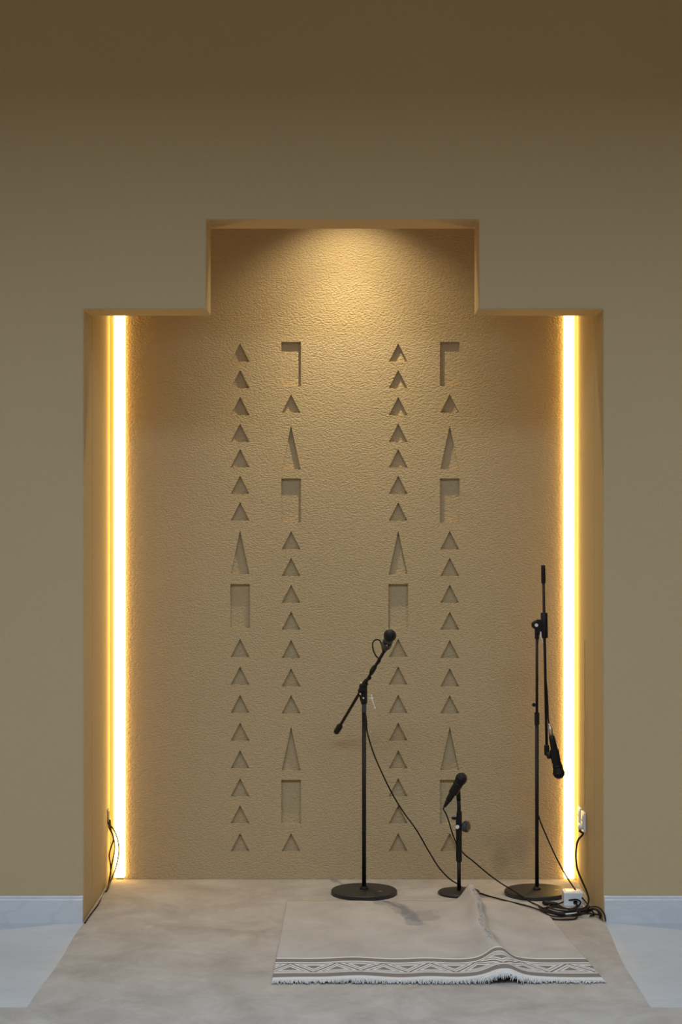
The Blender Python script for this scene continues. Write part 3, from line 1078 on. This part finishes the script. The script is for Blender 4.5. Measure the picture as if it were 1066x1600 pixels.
pts = [Vector((XR - 0.014, 7.52, 0.272)), Vector((XR - 0.024, 7.515, 0.262)), P(911.5, 1302, 7.50), P(903.5, 1313, 7.48), P(900.3, 1331, 7.46), P(902, 1356, 7.43), P(910, 1377, 7.38), P(917.5, 1394, 7.32), P(920, 1405, 7.27),
       FL(917, 1416, 0.014), FL(907, 1420.5, 0.014), FL(900, 1420, 0.014), Vector((hc.x + 0.004, hc.y - 0.025, 0.018)), hc + Vector((0, 0.003, 0))]
cable('power_lead', pts, 'thick black power lead dropping from the right wall socket to the white box', 0.0042)
mb = MB().lathe([(0.010, -0.002), (0.011, 0.002), (0.011, 0.012), (0.006, 0.020)], Vector((XR - 0.012, 7.52, 0.285)), (-0.55, -0.05, -0.83), 18)
obj('power_plug', mb, M['white'], None, 'small white plug pushed into the right wall socket', 'plug', origin=Vector((XR - 0.012, 7.52, 0.285)))

# tangle of spare lead in front of the white box
pts = [FL(848, 1409.5, 0.013), FL(858, 1411.5, 0.013), FL(872, 1412.5, 0.013), P(881, 1409, 7.255), P(890, 1406.5, 7.24), P(902, 1405.5, 7.23), P(908, 1409.5, 7.225), P(904, 1415.5, 7.215), FL(888, 1420, 0.018), FL(866, 1415.5, 0.012), FL(850, 1419.5, 0.014),
       FL(858, 1424.5, 0.020), FL(885, 1427.5, 0.021), FL(910, 1425, 0.021), P(926, 1419.5, 7.15), P(936, 1423, 7.05), P(939.5, 1431, 7.0), FL(932, 1428.5, 0.018), FL(915, 1427.5, 0.024), FL(885, 1428.5, 0.024), FL(864, 1427.5, 0.018), FL(848, 1420, 0.018), FL(842, 1415.5, 0.012)]
cable('spare_lead', pts, 'tangled loops of spare black lead in front of the white box', 0.0032)
pts = [FL(860, 1434.5, 0.0095), FL(868, 1436.5, 0.0095), FL(884, 1437, 0.0095), FL(899, 1435.5, 0.0095), FL(902, 1431.5, 0.018), FL(892, 1428, 0.027)]
cable('loose_lead', pts, 'short loose end of black lead at the front of the tangle', 0.0032)
pts = [FL(842, 1417, 0.020), FL(852, 1424.5, 0.020), FL(872, 1429.5, 0.014), FL(894, 1431.5, 0.020), FL(908, 1428.5, 0.020), FL(903, 1423.5, 0.026), FL(880, 1423.5, 0.024), FL(858, 1417.5, 0.017), FL(866, 1411, 0.014), FL(882, 1418.5, 0.013), FL(905, 1424, 0.026), P(922, 1421.5, 7.12), P(929, 1428, 7.09), FL(922, 1431.5, 0.012)]
cable('coiled_lead', pts, 'black lead coiled at the front of the tangle beside the rug corner', 0.0031)
pts = [P(911, 1414, 7.215), P(914, 1419, 7.19), P(908, 1424, 7.17), FL(896, 1427, 0.030), FL(884, 1428.2, 0.030)]
cable('white_lead', pts, 'short white lead lying over the black tangle', 0.0026, 'white')
a, b = FL(848, 1410.5, 0.016), FL(872, 1412.5, 0.016)
obj('cable_connector', MB().lathe([(0.005, 0), (0.0085, 0.006), (0.0095, 0.012), (0.0095, 0.05), (0.007, 0.055), (0.0045, 0.066)], a, b - a, 18), M['plastic'], None,
    'black cylindrical cable connector lying before the round base of the right stand', 'connector', origin=a)

# cables at the left jamb
zs = 0.262
pts = [Vector((XL + 0.008, 7.715, 0.275)), P(170.5, 1287, 7.72), P(177, 1295, 7.715), P(184, 1312, 7.71), P(186, 1328, 7.70), P(181.5, 1354, 7.70), P(174.5, 1373, 7.68), FL(169.5, 1387, 0.011), FL(166.5, 1392, 0.010)]
cable('wall_cable', pts, 'dark cable at the left jamb making the widest loop before the light bar', 0.0030, group='cables at the left jamb')
pts = [Vector((XL + 0.008, 7.70, 0.268)), P(170.5, 1293, 7.70), P(175.5, 1303, 7.70), P(177.5, 1312, 7.70), P(174, 1322, 7.69), P(170.5, 1337, 7.69), P(172.5, 1350, 7.69), P(173, 1364, 7.68), FL(168, 1388, 0.016), FL(165.5, 1393, 0.010)]
cable('wall_cable', pts, 'dark cable twisting closest to the left jamb under the dark outlet', 0.0032, group='cables at the left jamb')
pts = [Vector((XL + 0.008, 7.725, 0.270)), P(173.5, 1297, 7.73), P(178.5, 1314, 7.72), P(178.8, 1330, 7.71), P(174.5, 1352, 7.69), P(171, 1372, 7.67), FL(167.5, 1389.5, 0.010), FL(163.5, 1395, 0.003), FL(158.5, 1404, 0.002), FL(153.5, 1413, 0.009), FL(146, 1423, 0.009), FL(138, 1433.5, 0.009), FL(132.5, 1442, 0.009)]
cable('wall_cable', pts, 'dark cable running forward along the foot of the left jamb', 0.0030, group='cables at the left jamb')
